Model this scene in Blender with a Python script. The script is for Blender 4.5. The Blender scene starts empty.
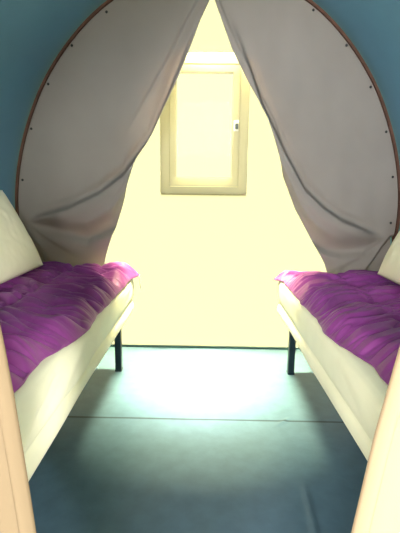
import bpy, bmesh, math, random
from mathutils import Vector, Matrix, noise

scene = bpy.context.scene
COL = scene.collection
random.seed(4)
R = math.radians

# ------------------------------------------------------------------ helpers
def link(name, bm, mat=None, parent=None, smooth=True, recalc=True):
    if recalc:
        bmesh.ops.recalc_face_normals(bm, faces=bm.faces)
    me = bpy.data.meshes.new(name)
    bm.to_mesh(me); bm.free()
    if mat: me.materials.append(mat)
    if smooth:
        for p in me.polygons: p.use_smooth = True
    o = bpy.data.objects.new(name, me)
    COL.objects.link(o)
    if parent: o.parent = parent
    return o

def thing(name, label, cat, loc=(0, 0, 0), group=None):
    o = bpy.data.objects.new(name, None); COL.objects.link(o)
    o.location = loc; o.empty_display_size = 0.1
    o['label'] = label; o['category'] = cat
    if group: o['group'] = group
    return o

def tag(o, label, cat, group=None):
    o['label'] = label; o['category'] = cat
    if group: o['group'] = group
    return o

def structure(o, label=None, cat=None):
    o['kind'] = 'structure'
    if label: o['label'] = label
    if cat: o['category'] = cat
    return o

def box(bm, x0, x1, y0, y1, z0, z1, bev=0.0, seg=2):
    m = Matrix.Translation(((x0+x1)/2, (y0+y1)/2, (z0+z1)/2)) @ Matrix.Diagonal((abs(x1-x0), abs(y1-y0), abs(z1-z0), 1))
    g = bmesh.ops.create_cube(bm, size=1, matrix=m)
    if bev:
        es = list({e for v in g['verts'] for e in v.link_edges})
        bmesh.ops.bevel(bm, geom=es, offset=bev, segments=seg, profile=0.5, affect='EDGES')
    return bm

def ring(bm, x0, x1, z0, z1, ix0, ix1, iz0, iz1, y0, y1, bev=0.004):
    """rectangular picture-frame ring with mitred corners, standing in the xz plane"""
    o = [(x0, z0), (x1, z0), (x1, z1), (x0, z1)]; i = [(ix0, iz0), (ix1, iz0), (ix1, iz1), (ix0, iz1)]
    V = {}
    for k in range(4):
        for y in (y0, y1):
            V['o', k, y] = bm.verts.new((o[k][0], y, o[k][1])); V['i', k, y] = bm.verts.new((i[k][0], y, i[k][1]))
    for k in range(4):
        n = (k+1) % 4
        for y in (y0, y1):
            bm.faces.new((V['o', k, y], V['o', n, y], V['i', n, y], V['i', k, y]))
        for t in 'oi':
            bm.faces.new((V[t, k, y0], V[t, n, y0], V[t, n, y1], V[t, k, y1]))
    if bev:
        es = [e for e in bm.edges if len(e.link_faces) == 2 and e.calc_face_angle(0) > 0.5]
        bmesh.ops.bevel(bm, geom=es, offset=bev, segments=2, profile=0.5, affect='EDGES')

def grid(bm, f, nu, nv):
    vs = [[bm.verts.new(f(i/(nu), j/(nv))) for i in range(nu+1)] for j in range(nv+1)]
    for j in range(nv):
        for i in range(nu):
            bm.faces.new((vs[j][i], vs[j][i+1], vs[j+1][i+1], vs[j+1][i]))
    return vs

def tube(bm, pts, rad, n=6):
    rings = []
    for k, p in enumerate(pts):
        p = Vector(p)
        d = (Vector(pts[min(k+1, len(pts)-1)]) - Vector(pts[max(k-1, 0)])).normalized()
        a = d.cross(Vector((0.31, 0.9, 0.2))).normalized(); b = d.cross(a)
        r = rad if not callable(rad) else rad(k/(len(pts)-1))
        rings.append([bm.verts.new(p + a*r*math.cos(t*2*math.pi/n) + b*r*math.sin(t*2*math.pi/n)) for t in range(n)])
    for q in range(len(rings)-1):
        for t in range(n):
            bm.faces.new((rings[q][t], rings[q][(t+1) % n], rings[q+1][(t+1) % n], rings[q+1][t]))
    bm.faces.new(rings[0]); bm.faces.new(rings[-1])

def interp(x, tab):
    if x <= tab[0][0]: return tab[0][1]
    for (a, b), (c, d) in zip(tab, tab[1:]):
        if x <= c:
            return b + (d-b)*(x-a)/(c-a)
    return tab[-1][1]

def sstep(a, b, x):
    t = max(0.0, min(1.0, (x-a)/(b-a))); return t*t*(3-2*t)

def fbm(x, y, z=0.0, o=3):
    s, a = 0.0, 1.0
    for k in range(o):
        s += a*noise.noise((x, y, z)); x *= 2.03; y *= 2.03; z += 7.1; a *= 0.5
    return s

# ------------------------------------------------------------------ materials
def mat(name, color, rough=0.8, spec=0.3, translucent=0.0, tcolor=None, noise_scale=None, noise_amt=0.08,
        bump=0.0, bump_scale=200.0, sheen=0.0, stretch=(1, 1, 1), metallic=0.0):
    m = bpy.data.materials.new(name); m.use_nodes = True
    nt = m.node_tree; N = nt.nodes; L = nt.links
    b = N['Principled BSDF']; out = N['Material Output']
    b.inputs['Base Color'].default_value = (*color, 1)
    b.inputs['Roughness'].default_value = rough
    b.inputs['Specular IOR Level'].default_value = spec
    b.inputs['Metallic'].default_value = metallic
    if sheen:
        b.inputs['Sheen Weight'].default_value = sheen
        b.inputs['Sheen Roughness'].default_value = 0.5
    tc = N.new('ShaderNodeTexCoord'); mp = N.new('ShaderNodeMapping'); mp.inputs['Scale'].default_value = stretch
    L.new(tc.outputs['Object'], mp.inputs['Vector'])
    if noise_scale:
        nz = N.new('ShaderNodeTexNoise'); nz.inputs['Scale'].default_value = noise_scale; nz.inputs['Detail'].default_value = 5
        L.new(mp.outputs['Vector'], nz.inputs['Vector'])
        rp = N.new('ShaderNodeValToRGB')
        rp.color_ramp.elements[0].position = 0.3; rp.color_ramp.elements[1].position = 0.7
        rp.color_ramp.elements[0].color = (*[c*(1-noise_amt) for c in color], 1)
        rp.color_ramp.elements[1].color = (*[min(1, c*(1+noise_amt)) for c in color], 1)
        L.new(nz.outputs['Fac'], rp.inputs['Fac']); L.new(rp.outputs['Color'], b.inputs['Base Color'])
    if bump:
        n2 = N.new('ShaderNodeTexNoise'); n2.inputs['Scale'].default_value = bump_scale; n2.inputs['Detail'].default_value = 3
        L.new(mp.outputs['Vector'], n2.inputs['Vector'])
        bp = N.new('ShaderNodeBump'); bp.inputs['Strength'].default_value = bump; bp.inputs['Distance'].default_value = 0.002
        L.new(n2.outputs['Fac'], bp.inputs['Height']); L.new(bp.outputs['Normal'], b.inputs['Normal'])
    if translucent:
        t = N.new('ShaderNodeBsdfTranslucent'); t.inputs['Color'].default_value = (*(tcolor or color), 1)
        mx = N.new('ShaderNodeMixShader'); mx.inputs['Fac'].default_value = translucent
        L.new(b.outputs['BSDF'], mx.inputs[1]); L.new(t.outputs['BSDF'], mx.inputs[2]); L.new(mx.outputs['Shader'], out.inputs['Surface'])
    return m

M = {}
M['canopy'] = mat('blue_canvas', (0.098, 0.22, 0.325), 0.75, 0.25, noise_scale=3, noise_amt=0.06, bump=0.15, bump_scale=500)
M['hoop'] = mat('red_brown_wood', (0.09, 0.042, 0.03), 0.6, 0.3, noise_scale=12, noise_amt=0.3, stretch=(1, 8, 1))
M['end'] = mat('white_end_canvas', (0.86, 0.84, 0.62), 0.9, 0.1, translucent=1.0, tcolor=(0.122, 0.120, 0.078))
M['curtain'] = mat('taupe_cloth', (0.31, 0.29, 0.285), 0.9, 0.1, translucent=0.28, tcolor=(0.46, 0.37, 0.32), noise_scale=5, noise_amt=0.04, bump=0.2, bump_scale=700)
M['entry'] = mat('cream_cloth', (0.25, 0.19, 0.135), 0.9, 0.1, translucent=0.2, tcolor=(0.34, 0.27, 0.2), bump=0.2, bump_scale=600)
M['sheet'] = mat('ivory_sheet', (0.92, 0.905, 0.74), 0.85, 0.15, noise_scale=8, noise_amt=0.03, bump=0.15, bump_scale=600)
M['pillow'] = mat('ivory_pillowcase', (0.84, 0.82, 0.68), 0.85, 0.15, bump=0.15, bump_scale=600)
M['quilt'] = mat('purple_quilt', (0.235, 0.044, 0.255), 0.45, 0.28, noise_scale=20, noise_amt=0.12, bump=0.25, bump_scale=300, sheen=0.06)
M['floor'] = mat('blue_grey_vinyl', (0.095, 0.175, 0.275), 0.33, 0.25, noise_scale=14, noise_amt=0.10, bump=0.12, bump_scale=90)
M['steel'] = mat('dark_blue_steel', (0.012, 0.03, 0.045), 0.5, 0.4)
M['base'] = mat('teal_strip', (0.05, 0.12, 0.13), 0.6, 0.3)
M['pvc'] = mat('cream_plastic', (0.60, 0.58, 0.44), 0.5, 0.3, translucent=0.6, tcolor=(0.40, 0.385, 0.28))
M['casing'] = mat('grey_cream_casing', (0.20, 0.20, 0.16), 0.6, 0.2)
M['handle'] = mat('dark_handle', (0.05, 0.07, 0.06), 0.4, 0.5)
M['white'] = mat('white_plate', (0.85, 0.85, 0.75), 0.5, 0.4)
M['stud'] = mat('dark_stud', (0.02, 0.02, 0.025), 0.4, 0.5, metallic=0.3)
M['foam'] = mat('foam', (0.6, 0.6, 0.5), 0.9, 0.1)
M['dirt'] = mat('packed_ground', (0.22, 0.21, 0.19), 0.95, 0.1, noise_scale=6, noise_amt=0.25)
g = bpy.data.materials.new('clear_pane'); g.use_nodes = True
nt = g.node_tree; nt.nodes.remove(nt.nodes['Principled BSDF'])
tr = nt.nodes.new('ShaderNodeBsdfTransparent'); gl = nt.nodes.new('ShaderNodeBsdfGlossy'); gl.inputs['Roughness'].default_value = 0.02
mx = nt.nodes.new('ShaderNodeMixShader'); mx.inputs['Fac'].default_value = 0.001
nt.links.new(tr.outputs[0], mx.inputs[1]); nt.links.new(gl.outputs[0], mx.inputs[2]); nt.links.new(mx.outputs[0], nt.nodes['Material Output'].inputs['Surface'])
M['pane'] = g

# ------------------------------------------------------------------ the vault
ZC = 1.1
RT = [(-12, 1.186), (-7, 1.165), (0, 1.147), (5, 1.141), (18, 1.118), (33, 1.129), (46, 1.142), (63, 1.186), (76, 1.200), (90, 1.205)]
def arch_pts(dr, n=96, a0=-12.0):
    """right half outline from the floor up to the ridge, then mirrored"""
    half = []
    x0 = (interp(a0, RT)+dr)*math.cos(R(a0)); z0 = ZC + (interp(a0, RT)+dr)*math.sin(R(a0))
    for k in range(10): half.append((x0, z0*k/10))
    # smoothed radius table
    for k in range(n+1):
        a = a0 + (90-a0)*k/n
        r = sum(interp(a+d, RT) if a+d <= 90 else interp(180-a-d, RT) for d in (-9, -6, -3, 0, 3, 6, 9))/7 + dr
        half.append((r*math.cos(R(a)), ZC+r*math.sin(R(a))))
    return half
HALF = arch_pts(0.0)
def hoop_x(z):
    return interp(z, sorted([(zz, xx) for xx, zz in HALF]))

def full(half):
    return half + [(-x, z) for x, z in reversed(half[:-1])]

def vault(name, pts, y0, y1, th, m, ny=24):
    bm = bmesh.new()
    n = len(pts)-1
    def f(u, v):
        x, z = pts[round(u*n)]
        y = y0+(y1-y0)*v
        # cloth sags a touch between the hoops
        d = 0.006*math.sin(math.pi*v)
        r = Vector((x, 0, z-ZC)); r = r*(1-d/max(r.length, .1)) if z > 0.9 else r
        return (r.x, y, ZC+r.z)
    grid(bm, f, n, ny)
    o = link(name, bm, m)
    s = o.modifiers.new('thick', 'SOLIDIFY'); s.thickness = th; s.offset = 0
    return o

VY0, VY1 = 0.41, 2.745
C = full(arch_pts(0.04))
ceil_pts = [p for p in C if p[1] >= 0.84]
structure(vault('ceiling', ceil_pts, VY0, VY1, 0.01, M['canopy']), 'blue canvas vault arching over both beds', 'ceiling')
xw, zw = ceil_pts[0]
structure(vault('wall_right', [(xw, 0.84*k/8) for k in range(8)]+[(xw, zw)], VY0, VY1, 0.01, M['canopy']), 'lower canvas side behind the right bed', 'wall')
structure(vault('wall_left', [(-xw, 0.84*k/8) for k in range(8)]+[(-xw, zw)], VY0, VY1, 0.01, M['canopy']), 'lower canvas side behind the left bed', 'wall')

def hoop(name, y0, y1, r0, r1):
    a, b = full(arch_pts(r0)), full(arch_pts(r1))
    bm = bmesh.new()
    rows = []
    for (x, z), (X, Z) in zip(a, b):
        rows.append([bm.verts.new((x, y0, z)), bm.verts.new((X, y0, Z)), bm.verts.new((X, y1, Z)), bm.verts.new((x, y1, z))])
    for p, q in zip(rows, rows[1:]):
        for k in range(4):
            bm.faces.new((p[k], p[(k+1) % 4], q[(k+1) % 4], q[k]))
    bm.faces.new(rows[0]); bm.faces.new(rows[-1])
    o = link(name, bm, M['hoop'], smooth=False)
    return o
structure(hoop('trim_1', 2.452, 2.50, 0.0, 0.014), 'reddish brown wooden hoop carrying the grey curtains', 'trim')
structure(hoop('trim_2', 0.415, 0.46, 0.0, 0.028), 'wooden hoop at the entrance', 'trim')

# ------------------------------------------------------------------ end wall with its window
WX0, WX1, WZ0, WZ1 = -0.31, 0.262, 1.09, 1.893
WY = 2.74
bm = bmesh.new()
zs = sorted(set([z for x, z in arch_pts(0.034)] + [WZ0+0.012, WZ1-0.012]))
tab = sorted([(z, x) for x, z in arch_pts(0.034)])
def row(z): return max(0.0, interp(z, tab))
for za, zb in zip(zs, zs[1:]):
    xa, xb = row(za), row(zb)
    if za >= WZ0+0.0119 and zb <= WZ1-0.0119:
        for s, ex in ((-1, WX0+0.012), (1, WX1-0.012)):
            vs = [(s*xa, WY, za), (ex, WY, za), (ex, WY, zb), (s*xb, WY, zb)]
            bm.faces.new([bm.verts.new(v) for v in vs])
    else:
        vs = [(-xa, WY, za), (xa, WY, za)] + ([(xb, WY, zb), (-xb, WY, zb)] if xb > 1e-4 else [(0, WY, zb)])
        bm.faces.new([bm.verts.new(v) for v in vs])
bmesh.ops.remove_doubles(bm, verts=bm.verts, dist=1e-5)
structure(link('wall_back', bm, M['end'], smooth=False), 'glowing cream end wall behind the grey curtains', 'wall')

win = thing('window_1', 'small cream framed window in the bright end wall', 'window', (-0.024, WY, WZ0)); win['kind'] = 'structure'
def wpart(name, bm, m, parent=None, smooth=False):
    o = link(name, bm, m, smooth=smooth)
    o.data.transform(Matrix.Translation((0.024, -WY, -WZ0))); o.parent = parent or win
    return o
bm = bmesh.new(); ring(bm, WX0, WX1, WZ0, WZ1, -0.25, 0.204, 1.137, 1.866, 2.712, 2.744)
wpart('window_frame', bm, M['pvc'])
bm = bmesh.new(); ring(bm, -0.247, 0.201, 1.14, 1.863, -0.204, 0.158, 1.198, 1.846, 2.700, 2.745, 0.006)
sash = wpart('sash', bm, M['pvc'])
bm = bmesh.new(); box(bm, -0.206, 0.160, 2.721, 2.725, 1.196, 1.848)
wpart('pane', bm, M['pane'], sash)
bm = bmesh.new(); box(bm, -0.285, 0.240, 2.722, 2.739, 1.897, 1.966, 0.006, 3)
wpart('head_casing', bm, M['casing'])
bm = bmesh.new(); box(bm, 0.168, 0.198, 2.693, 2.701, 1.49, 1.555, 0.003)
hp = wpart('handle_plate', bm, M['white'], sash)
bm = bmesh.new()
tube(bm, [(0.183, 2.694, 1.523), (0.183, 2.678, 1.523)], 0.011, 10)
box(bm, 0.173, 0.193, 2.668, 2.679, 1.500, 1.535, 0.003)
wpart('handle', bm, M['handle'], sash)

# ------------------------------------------------------------------ floor
bm = bmesh.new()
def floor_f(u, v):
    x = -1.18 + 2.36*u; y = 0.25 + 2.50*v
    # overlapped joint between the two vinyl sheets, a pinched wrinkle on it and a crease towards the entrance
    ys = 1.805 + 0.004*math.sin(3*x)
    z = 0.0010*sstep(ys-0.006, ys+0.006, y)
    z -= 0.003
    cx = 0.374 + (y-1.143)*0.07
    z += 0.006*math.exp(-((x-cx)/0.010)**2)*sstep(1.42, 1.30, y)
    d = (x-0.40) - (y-1.81)*0.9
    z += 0.005*math.exp(-(d/0.012)**2)*math.exp(-((y-1.80)/0.03)**2)
    z += 0.0012*fbm(x*2.2, y*2.2, 3.0)
    return (x, y, z)
grid(bm, floor_f, 236, 420)
# dark line along the joint between the two sheets
nt = M['floor'].node_tree; N = nt.nodes; L = nt.links
tc = N.new('ShaderNodeTexCoord'); sx = N.new('ShaderNodeSeparateXYZ'); L.new(tc.outputs['Object'], sx.inputs[0])
a1 = N.new('ShaderNodeMath'); a1.operation = 'SUBTRACT'; a1.inputs[1].default_value = 1.805; L.new(sx.outputs['Y'], a1.inputs[0])
a2 = N.new('ShaderNodeMath'); a2.operation = 'ABSOLUTE'; L.new(a1.outputs[0], a2.inputs[0])
a3 = N.new('ShaderNodeMapRange'); a3.inputs['From Min'].default_value = 0.003; a3.inputs['From Max'].default_value = 0.008
a3.inputs['To Min'].default_value = 0.35; a3.inputs['To Max'].default_value = 1.0; L.new(a2.outputs[0], a3.inputs['Value'])
mixc = N.new('ShaderNodeMix'); mixc.data_type = 'RGBA'; mixc.blend_type = 'MULTIPLY'; mixc.inputs['Factor'].default_value = 1.0
bs = N['Principled BSDF']; src = bs.inputs['Base Color'].links[0].from_socket
L.new(src, mixc.inputs['A']); L.new(a3.outputs[0], mixc.inputs['B']); L.new(mixc.outputs['Result'], bs.inputs['Base Color'])
fl = structure(link('floor', bm, M['floor']), 'blue grey vinyl floor between the two beds', 'floor')
bm = bmesh.new(); box(bm, -1.17, 1.17, 2.722, 2.736, -0.002, 0.011)
structure(link('baseboard_back', bm, M['base'], smooth=False), 'thin dark teal strip where floor meets end wall', 'baseboard')
bm = bmesh.new(); grid(bm, lambda u, v: (-6+12*u, -6+14*v, -0.03+0.01*fbm(u*9, v*9)), 60, 60)
structure(link('ground', bm, M['dirt']), 'bare ground outside the entrance', 'ground')

# ------------------------------------------------------------------ parted grey curtains at the far hoop
def profile(t):
    """one cloth fold: steep on its lower side, easing out above"""
    return math.exp(-(t*2.2)**2) if t < 0 else math.exp(-(t*0.9)**2)

def far_curtain(side, inner, tie, bottom, F1, F2, amp, hem, seed, label):
    """inner: (z, |x|) table of the free edge (negative = across the middle); tie: gather point on the hoop"""
    inn = sorted(inner)
    zt, zb = 2.296, 0.50
    out_low = [(zb, bottom[0]-0.05), (bottom[1], bottom[0]), (tie[1], tie[0])]
    def outer(z): return hoop_x(z)
    def y_off(x, z, u):
        dx, dz = tie[0]-x, z-tie[1]
        rho = math.hypot(dx, dz)+1e-5
        phi = math.degrees(math.atan2(dz, dx))
        edge = sstep(0.0, 0.16, hoop_x(max(z, tie[1]))-x) if z > tie[1] else sstep(0, 0.10, rho)
        d = 0.0
        # the cloth rolls forward over itself along F1 and tucks in again at F2
        m = (interp(x+0.01, F1)-interp(x-0.01, F1))/0.02
        s1 = (interp(x, F1)-z)/math.sqrt(1+m*m)
        wd_ = max(0.02, (interp(x, F1)-interp(x, F2))/math.sqrt(1+m*m))
        t = s1/wd_
        grow = sstep(0.0, 0.30, rho)*sstep(2.15, 1.5, z)
        d += amp*sstep(-0.004, 0.022+0.05*wd_, s1)*(1-sstep(0.30, 1.02, t))*grow
        d -= 0.016*math.exp(-((s1+0.018)/0.022)**2)*grow
        d += 0.55*amp*math.exp(-((t-0.62)/0.10)**2)*sstep(0.25, 0.5, rho)*0.35
        low = (interp(x, F2)-z)
        d += 0.034*sstep(0.0, 0.05, low)*(1-sstep(0.06, 0.22, low))*sstep(0.05, 0.25, rho)
        for k, a0 in enumerate((-30, -52)):
            d += 0.012*profile((phi-a0)/7.0)*sstep(0.03, 0.2, rho)*(1-sstep(0.3, 0.5, rho))
        # turned hem strip running down beside the free edge
        e = interp(z, inn)
        dd = x - e
        for off, am_, wd, za, zb_ in hem:
            o2 = off*(0.35+0.65*sstep(2.25, 1.5, z))
            d += am_*profile((o2-dd)/wd)*sstep(za, za+0.2, z)*(1-sstep(zb_, zb_+0.15, z))
        d += 0.010*fbm(x*3+seed, z*2.2, seed)*edge
        d += 0.006*noise.noise((x*9+seed, z*1.2, seed))
        # pinches where the cloth is pinned
        back = 0.0
        if z < tie[1]:
            lim = interp(z, out_low)
            back = 0.05*sstep(lim-0.01, lim+0.03, x)
        return -d*edge + back
    bm = bmesh.new()
    NU, NV = 150, 200
    def f(u, v):
        z = zt + (zb-zt)*v
        a = max(outer(z), 0.001); b = min(interp(z, inn), a-0.0005)
        x = a + (b-a)*u
        return (side*x, 2.468 + y_off(x, z, u), z)
    grid(bm, f, NU, NV)
    bmesh.ops.remove_doubles(bm, verts=bm.verts, dist=2e-4)
    o = link('grey_curtain', bm, M['curtain'])
    o['label'] = label; o['category'] = 'curtain'; o['group'] = 'grey curtains on the far hoop'
    s = o.modifiers.new('thick', 'SOLIDIFY'); s.thickness = 0.003; s.offset = 1
    return o

Lin = [(2.177, -0.010), (2.049, 0.053), (1.849, 0.126), (1.686, 0.195), (1.518, 0.284), (1.421, 0.344), (1.288, 0.415), (1.169, 0.460),
       (1.079, 0.489), (0.895, 0.556), (0.706, 0.624), (0.628, 0.645), (0.50, 0.67), (2.30, -0.004)]
Rin = [(2.177, 0.018), (2.05, 0.070), (1.893, 0.132), (1.716, 0.224), (1.523, 0.336), (1.353, 0.402), (1.197, 0.452), (1.0, 0.540), (0.83, 0.642),
       (0.68, 0.726), (0.629, 0.748), (0.50, 0.78), (2.30, 0.016)]
# folds: angle above horizontal at the tie, sag, angular width, depth, start radius, end radius
cl = far_curtain(-1, Lin, (1.155, 0.925), (1.005, 0.645),
    [(0.0, 2.25), (0.126, 1.93), (0.25, 1.625), (0.341, 1.418), (0.5, 1.215), (0.648, 1.105), (0.835, 1.015), (1.123, 0.93), (1.16, 0.922)],
    [(0.0, 1.95), (0.20, 1.60), (0.40, 1.22), (0.466, 1.06), (0.569, 0.885), (0.732, 0.818), (0.892, 0.852), (1.124, 0.912), (1.16, 0.920)], 0.085,
    [(0.14, 0.016, 0.040, 1.42, 2.15)], 2.3,
    'grey taupe curtain drawn back beside the left bed, under the blue vault')
cr = far_curtain(1, Rin, (1.135, 0.850), (1.000, 0.665),
    [(0.02, 2.30), (0.19, 1.948), (0.311, 1.629), (0.457, 1.351), (0.587, 1.139), (0.70, 1.035), (0.81, 0.960), (1.01, 0.880), (1.121, 0.853), (1.16, 0.846)],
    [(0.0, 1.90), (0.25, 1.50), (0.45, 1.16), (0.56, 0.93), (0.649, 0.82), (0.74, 0.768), (0.825, 0.752), (0.979, 0.765), (1.13, 0.832), (1.16, 0.844)], 0.085,
    [(0.05, 0.010, 0.020, 1.3, 2.2)], 9.1,
    'grey beige curtain drawn back beside the right bed, under the blue vault')

def studs(par, side, pts):
    for x, z in pts:
        bm = bmesh.new()
        bmesh.ops.create_uvsphere(bm, u_segments=12, v_segments=8, radius=0.0075, matrix=Matrix.Translation((side*x, 2.458, z)) @ Matrix.Diagonal((1, 0.5, 1, 1)))
        link('stud', bm, M['stud'], par)
studs(cl, -1, [(0.578, 2.09), (0.782, 1.915), (0.93, 1.708), (1.045, 1.459), (1.118, 1.162)])
studs(cr, 1, [(0.578, 2.105), (0.775, 1.925), (0.93, 1.705), (1.042, 1.46), (1.105, 1.203), (1.12, 0.93)])

# ------------------------------------------------------------------ entrance curtains, close to the camera
def entry_curtain(side, edge, seed, label):
    tab = sorted(edge)
    bm = bmesh.new()
    def f(u, v):
        z = 1.95 + (0.012-1.95)*v
        b = interp(z, tab)
        a = max(min(1.10, hoop_x(z)-0.02), b+0.05)
        x = b + (a-b)*u
        w = 0.020*math.sin((u**0.8)*22 + 0.6*math.sin(z*2+seed)) * sstep(0.0, 0.12, u)
        w += 0.008*fbm(x*5+seed, z*1.4, seed)
        return (side*x, 0.442 + w*0.55, z)
    grid(bm, f, 130, 90)
    o = link('entrance_curtain', bm, M['entry'])
    tag(o, label, 'curtain', 'cream curtains at the entrance')
    s = o.modifiers.new('thick', 'SOLIDIFY'); s.thickness = 0.003; s.offset = 0
    bm = bmesh.new()
    def h(u, v):
        z = 1.95 + (0.014-1.95)*v
        b = interp(z, tab); x = b-0.003+0.022*u
        w = 0.008*fbm((b)*5+seed, z*1.4, seed)*0.55
        return (side*x, 0.4385 + w - 0.0035*math.sin(math.pi*u), z)
    grid(bm, h, 6, 60)
    q = link('hem', bm, M['entry'], o)
    s = q.modifiers.new('thick', 'SOLIDIFY'); s.thickness = 0.002; s.offset = 0
    return o
entry_curtain(-1, [(0.0, 0.188), (0.657, 0.216), (0.846, 0.229), (0.936, 0.238), (1.12, 0.262), (1.25, 0.36), (1.38, 0.70), (1.6, 0.92), (1.95, 0.72)], 1.7,
              'beige entrance curtain hanging in front of the left bed')
entry_curtain(1, [(0.0, 0.135), (0.668, 0.189), (0.815, 0.207), (0.938, 0.228), (1.12, 0.262), (1.25, 0.36), (1.38, 0.70), (1.6, 0.92), (1.95, 0.72)], 5.2,
              'bright cream entrance curtain hanging in front of the right bed')

# ------------------------------------------------------------------ beds
BX0, BX1, BY0, BY1 = 0.44, 1.095, 0.50, 2.40
def bed(side, label):
    t = thing('single_bed', label, 'bed', (side*0.765, 1.45, 0), 'pair of narrow beds')
    T = Matrix.Translation((-side*0.765, -1.45, 0))
    def P(name, bm, m, smooth=False):
        bm.transform(T); return link(name, bm, m, t, smooth)
    bm = bmesh.new()
    for x0, x1 in ((0.49, 0.525), (1.04, 1.075)):
        a, b = sorted((side*x0, side*x1)); box(bm, a, b, 0.54, 2.365, 0.395, 0.432, 0.003)
    for y0, y1 in ((0.54, 0.575), (2.33, 2.365)):
        a, b = sorted((side*0.526, side*1.039)); box(bm, a, b, y0, y1, 0.395, 0.432, 0.003)
    for k in range(9):
        a, b = sorted((side*0.526, side*1.039)); y = 0.72+k*0.19; box(bm, a, b, y, y+0.05, 0.412, 0.430, 0.002)
    P('bed_frame', bm, M['steel'])
    for x in (0.535, 1.04):
        for y in (0.60, 2.335):
            bm = bmesh.new()
            box(bm, side*x-0.019, side*x+0.019, y-0.019, y+0.019, 0.004, 0.3945, 0.003)
            box(bm, side*x-0.021, side*x+0.021, y-0.021, y+0.021, -0.001, 0.012, 0.002)
            P('leg', bm, M['steel'])
    bm = bmesh.new(); a, b = sorted((side*0.462, side*1.075)); box(bm, a, b, 0.525, 2.375, 0.434, 0.588, 0.03, 4)
    P('mattress', bm, M['foam'], True)
    return t
bed(-1, 'narrow bed along the left canvas wall, dark square foot leg showing')
bed(1, 'narrow bed along the right canvas wall, dark square foot leg showing')

def sheet(side, seed, deep, label):
    prof = [(1.092, 0.46), (1.094, 0.56), (1.085, 0.592), (1.06, 0.600), (0.95, 0.600), (0.8, 0.600), (0.65, 0.600), (0.55, 0.600), (0.49, 0.599),
            (0.462, 0.594), (0.446, 0.582), (0.439, 0.565), (0.437, 0.545), (0.438, 0.52), (0.440, 0.495), (0.443, 0.472), (0.449, 0.452), (0.4535, 0.444),
            (0.450, 0.437), (0.443, 0.428), (0.439, 0.415), (0.438, 0.40), (0.441, 0.388), (0.449, 0.380), (0.465, 0.377), (0.487, 0.378)]
    n = len(prof)-1
    SUB = 3
    PP = []
    for k in range(n):
        for s in range(SUB):
            t = s/SUB; PP.append((prof[k][0]*(1-t)+prof[k+1][0]*t, prof[k][1]*(1-t)+prof[k+1][1]*t))
    PP.append(prof[-1]); n = len(PP)-1
    bm = bmesh.new()
    NY = 240
    def wr(y, z, k):
        inn = 1.0 if PP[k][0] < 0.48 else 0.0
        a = 0.010*noise.noise(((y*3.5 - z*9)+seed, z*5, seed)) + 0.012*abs(noise.noise((y*5 - z*14 + seed, 1.3, seed)))
        up = sstep(0.44, 0.48, z)*sstep(0.60, 0.55, z)
        lo = sstep(0.445, 0.425, z)
        near = (0.45 if side < 0 else 0.15) + deep*sstep(1.9, 0.9, y)
        return inn*(a*up*near + lo*0.004*noise.noise((y*3+seed, 0, seed)))
    def f(u, v):
        k = round(u*n); x, z = PP[k]; y = BY0 + (BY1-BY0)*v
        low = 0.016*noise.noise((y*1.6+seed, 4.2, seed)) + 0.010*sstep(1.5, 2.3, y)
        lowz = z + low*sstep(0.46, 0.40, z) if x < 0.5 else z
        ex = min(y-BY0, BY1-y)
        pin = 0.02*(1-sstep(0, 0.03, ex))
        return (side*(x + (pin if x < 0.7 else -pin) - wr(y, z, k)), y, lowz)
    vs = grid(bm, f, n, NY)
    # the ends: wrapped cloth, rounded in at top
    for row_, y, sg in ((vs[0], BY0, -1), (vs[-1], BY1, 1)):
        inner_ring = [bm.verts.new((side*(0.765+(side*v.co.x-0.765)*0.965), y+sg*0.012, v.co.z*0.965+0.017)) for v in row_]
        for a in range(len(row_)-1):
            bm.faces.new((row_[a], row_[a+1], inner_ring[a+1], inner_ring[a]))
        bm.faces.new(inner_ring)
    o = link('bed_sheet', bm, M['sheet'])
    tag(o, label, 'bed sheet', 'ivory sheets on the beds')
    return o
sheet(-1, 3.3, 3.2, 'wrinkled ivory sheet wrapped round the left bed under the purple quilt')
sheet(1, 8.8, 0.25, 'smooth ivory sheet wrapped round the right bed under the purple quilt')

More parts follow.
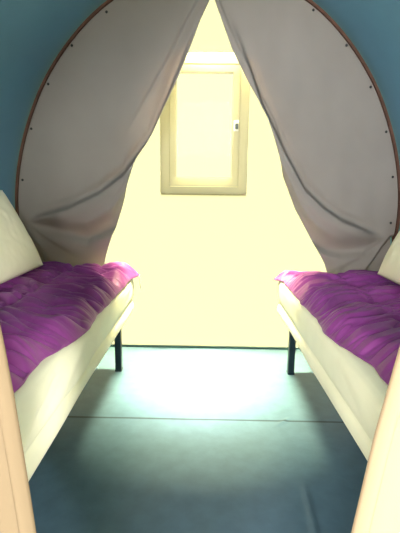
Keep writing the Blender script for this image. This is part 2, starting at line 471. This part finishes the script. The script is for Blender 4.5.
# ------------------------------------------------------------------ quilts
def quilt(side, style, label):
    x_in, x_out, y0, y1 = (0.470 if side > 0 else 0.460), 1.085, 0.54, 2.395
    NX, NY = 150, 520
    BZ = 0.6065
    SHO = [(0.425, 0.50), (0.437, 0.555), (0.442, 0.578), (0.448, 0.586), (0.46, 0.5945), (0.48, 0.599), (0.50, 0.600)]
    def top(x, y):
        w = min(1.0, max(0.0, (x-x_in)/(x_out-x_in)))           # 0 at the aisle edge
        if style == 'left':
            # two long panels, broad puffed channels running across, loose cloth gathered along them
            yy = y - 0.15*w + 0.03*math.sin(w*7.0) + 0.025*noise.noise((x*4, y*2.5, 1.0))
            c = ((yy+0.10)/0.215) % 1.0
            ch = max(0.0, math.sin(math.pi*c))**0.5
            seam = math.exp(-((w-0.50)/0.035)**2)
            h = 0.040*ch - 0.020*seam*ch - 0.012
            fan = yy + 0.07*(0.5-abs(w-0.5))*math.sin(yy*23) + 0.03*noise.noise((x*5, y*5, 2.0))
            b1 = min(1.0, abs(noise.noise((x*2.2, fan*10, 5.0)))*4.2)**0.7
            b2 = min(1.0, abs(noise.noise((x*3.6+3, fan*21, 9.0)))*4.0)**0.7
            b3 = min(1.0, abs(noise.noise((x*5.0+7, y*6, 11.0)))*3.0)**0.6
            h += (0.034*(b1-0.75) + 0.013*(b2-0.75) + 0.008*(b3-0.7))
        else:
            # closely gathered cloth: many fine ridges across, shirred along two long bands
            k = 0.05*math.sin(w*math.pi)+0.02*math.sin(w*9+y*3)
            yy = y - 0.12*w - k + 0.020*noise.noise((x*7, y*5, 4.0))
            band = min(1.0, math.exp(-((w-0.45)/0.05)**2)+0.7*math.exp(-((w-0.85)/0.06)**2))
            h = 0.016*max(0.0, math.sin(math.pi*(w/0.45 if w < 0.45 else (w-0.45)/0.55)))**0.6 - 0.008
            b1 = min(1.0, abs(noise.noise((x*2.6, yy*13, 5.0)))*4.2)**0.7
            b2 = min(1.0, abs(noise.noise((x*4.2+3, yy*28, 9.0)))*4.0)**0.7
            b3 = min(1.0, abs(noise.noise((x*22, y*24, 2.0)))*3.0)**0.6
            h += (0.034*(b1-0.75)+0.018*(b2-0.75))*(1-0.5*band) + 0.008*(b3-0.7)*band
            h += 0.009*math.sin(yy*2*math.pi/0.33)
        return h
    def f(u, v):
        # u: aisle edge -> wall side, v: near -> far
        y = y0+(y1-y0)*v
        xi = x_in + 0.040*sstep(1.45, 1.0, y) + 0.012*noise.noise((y*4, 5.0, 1.0))*sstep(2.2, 1.9, y)
        x = xi+(x_out-xi)*u
        scal = 0.008*noise.noise((y*13, 2.0, 7.0 if side < 0 else 3.0))
        du = x-xi; dv = min(y-y0, y1-y); do = x_out-x
        e = (1-(1-min(1, du/0.075))**2.4)
        e2 = (1-(1-min(1, dv/0.05))**2.2)
        e3 = (1-(1-min(1, do/0.05))**2.2)
        ee = max(0, e*e2*e3)
        z = BZ + 0.004 + (0.036 + top(x, y))*ee**0.8
        xo = x - (0.012+scal)*(1-min(1, du/0.10))
        # aisle edge hangs a little lower over the rounded mattress shoulder
        hang = (1-sstep(0.0, 0.05, du))
        xo -= 0.010*hang
        z -= 0.012*hang
        # far aisle corner pulled out into a loose tip
        cor = sstep(0.13, 0.0, du)*sstep(0.13, 0.0, y1-y)
        xo -= 0.035*cor
        z += 0.012*cor*(1-hang) - (0.012 if side > 0 else -0.002)*cor*hang
        z = max(z, interp(xo, SHO)+0.007)
        return (side*xo, y, z)
    bm = bmesh.new()
    vs = grid(bm, f, NX, NY)
    # quilt underside
    vb = []
    for j, rw in enumerate(vs):
        if j % 6 == 0: pass
    border = [vs[0][i] for i in range(NX+1)] + [vs[j][NX] for j in range(1, NY+1)] + [vs[NY][i] for i in range(NX-1, -1, -1)] + [vs[j][0] for j in range(NY-1, 0, -1)]
    low = []
    for v in border:
        low.append(bm.verts.new((v.co.x, v.co.y, v.co.z-0.004)))
    m_ = len(border)
    for k in range(m_):
        bm.faces.new((border[k], border[(k+1) % m_], low[(k+1) % m_], low[k]))
    # underside drawn in to a flat sheet lying on the bed
    ins = []
    for v in low:
        x = side*v.co.x; y = v.co.y
        ins.append(bm.verts.new((side*max(0.50, min(1.05, x)), max(y0+0.04, min(y1-0.04, y)), 0.6045)))
    for k in range(m_):
        try: bm.faces.new((low[k], low[(k+1) % m_], ins[(k+1) % m_], ins[k]))
        except ValueError: pass
    bmesh.ops.remove_doubles(bm, verts=ins, dist=1e-6)
    bmesh.ops.holes_fill(bm, edges=[e for e in bm.edges if e.is_boundary], sides=0)
    o = link('purple_quilt', bm, M['quilt'])
    tag(o, label, 'quilt', 'purple quilts on the beds')
    return o
ql = quilt(-1, 'left', 'purple quilt with broad puffed channels covering the left bed')
qr = quilt(1, 'right', 'purple quilt with fine gathered ridges covering the right bed')
bm = bmesh.new()
tube(bm, [(-0.405, 2.375, 0.600), (-0.404, 2.378, 0.575), (-0.399, 2.377, 0.545), (-0.396, 2.374, 0.515)], 0.003, 6)
q = link('corner_tie', bm, M['white'], ql); q['label'] = 'pale loose tie hanging from the quilt corner'

# ------------------------------------------------------------------ pillows
def pillow(side, c, size, lean, yaw, seed, label):
    W, H, T = size
    bm = bmesh.new()
    NU = 60
    def surf(sg):
        def f(u, v):
            a, b = 2*u-1, 2*v-1
            pa = (1-0.07*(1-b*b)); pb = (1-0.07*(1-a*a))    # sides curve in, corners stick out
            th = ((1-abs(a)**2.6)*(1-abs(b)**2.6))**0.55
            wr = 0.010*fbm(a*1.6+seed, b*1.6, seed)+0.006*abs(noise.noise((a*2+b*4+seed, a*5-b, seed)))
            return (sg*(T/2*th + wr*th), a*W/2*pb*0.5*2, b*H/2*pa)
        return f
    grid(bm, surf(1), NU, NU); grid(bm, surf(-1), NU, NU)
    bmesh.ops.remove_doubles(bm, verts=bm.verts, dist=1e-4)
    o = link('pillow', bm, M['pillow'])
    o.location = c
    o.rotation_euler = (0, R(-lean)*(-side), R(yaw))
    tag(o, label, 'pillow', 'ivory pillows')
    return o
pillow(-1, (-1.015, 1.87, 0.895), (0.66, 0.46, 0.12), 26, 0, 1.1, 'ivory pillow leaning on the canvas above the left bed')
pillow(1, (0.990, 1.73, 0.900), (0.66, 0.46, 0.13), 25, 0, 4.4, 'ivory pillow leaning on the canvas above the right bed')

# ------------------------------------------------------------------ light
w = bpy.data.worlds.new('hazy_sky'); scene.world = w; w.use_nodes = True
bg = w.node_tree.nodes['Background']; bg.inputs['Color'].default_value = (1.0, 0.98, 0.56, 1); bg.inputs['Strength'].default_value = 1.25

def lamp(name, kind, loc, to, energy, color, **kw):
    d = bpy.data.lights.new(name, kind); d.energy = energy; d.color = color
    for k, v in kw.items(): setattr(d, k, v)
    o = bpy.data.objects.new(name, d); COL.objects.link(o); o.location = loc
    o.rotation_euler = (Vector(to)-Vector(loc)).to_track_quat('-Z', 'Y').to_euler()
    return o
lamp('sun', 'SUN', (0, 6, 9), (0, 6-9*math.tan(R(18)), 0), 85, (1.0, 0.96, 0.74), angle=R(28))
lamp('vestibule_fill', 'AREA', (0, 2.695, 2.27), (0, 2.58, 0), 74, (1.0, 0.87, 0.42), shape='RECTANGLE', size=0.42, size_y=0.05, spread=R(58))  # added fill over the gap behind the grey curtains; the roof has no opening
lamp('entrance_daylight', 'AREA', (-0.2, -4.0, 2.5), (0.0, 2.4, 1.2), 160, (0.86, 0.94, 1.0), shape='RECTANGLE', size=1.6, size_y=1.2)
lamp('entrance_sidelight', 'AREA', (-2.1, -4.0, 1.9), (0.3, 1.5, 0.9), 340, (1.0, 0.97, 0.90), shape='RECTANGLE', size=1.0, size_y=1.2)

lamp('right_curtain_fill', 'AREA', (1.0, -0.45, 1.0), (0.62, 0.45, 0.75), 26, (1.0, 0.97, 0.85), shape='RECTANGLE', size=0.3, size_y=0.9, spread=R(50))  # added close fill, aimed at the right entrance curtain to brighten it

# ------------------------------------------------------------------ camera
cam = bpy.data.cameras.new('camera'); co = bpy.data.objects.new('camera', cam); COL.objects.link(co)
cam.sensor_fit = 'VERTICAL'; cam.sensor_height = 36.0; cam.lens = 36.0*400/533
cam.clip_start = 0.02
co.matrix_world = Matrix.Translation((0, 0, 1.1)) @ Matrix.Rotation(R(0.86), 4, 'Z') @ Matrix.Rotation(R(79.5), 4, 'X') @ Matrix.Rotation(R(0.65), 4, 'Z')
scene.camera = co
vs_ = scene.view_settings
vs_.view_transform = 'Standard'; vs_.look = 'None'; vs_.gamma = 1; vs_.exposure = 0.0; vs_.use_curve_mapping = False
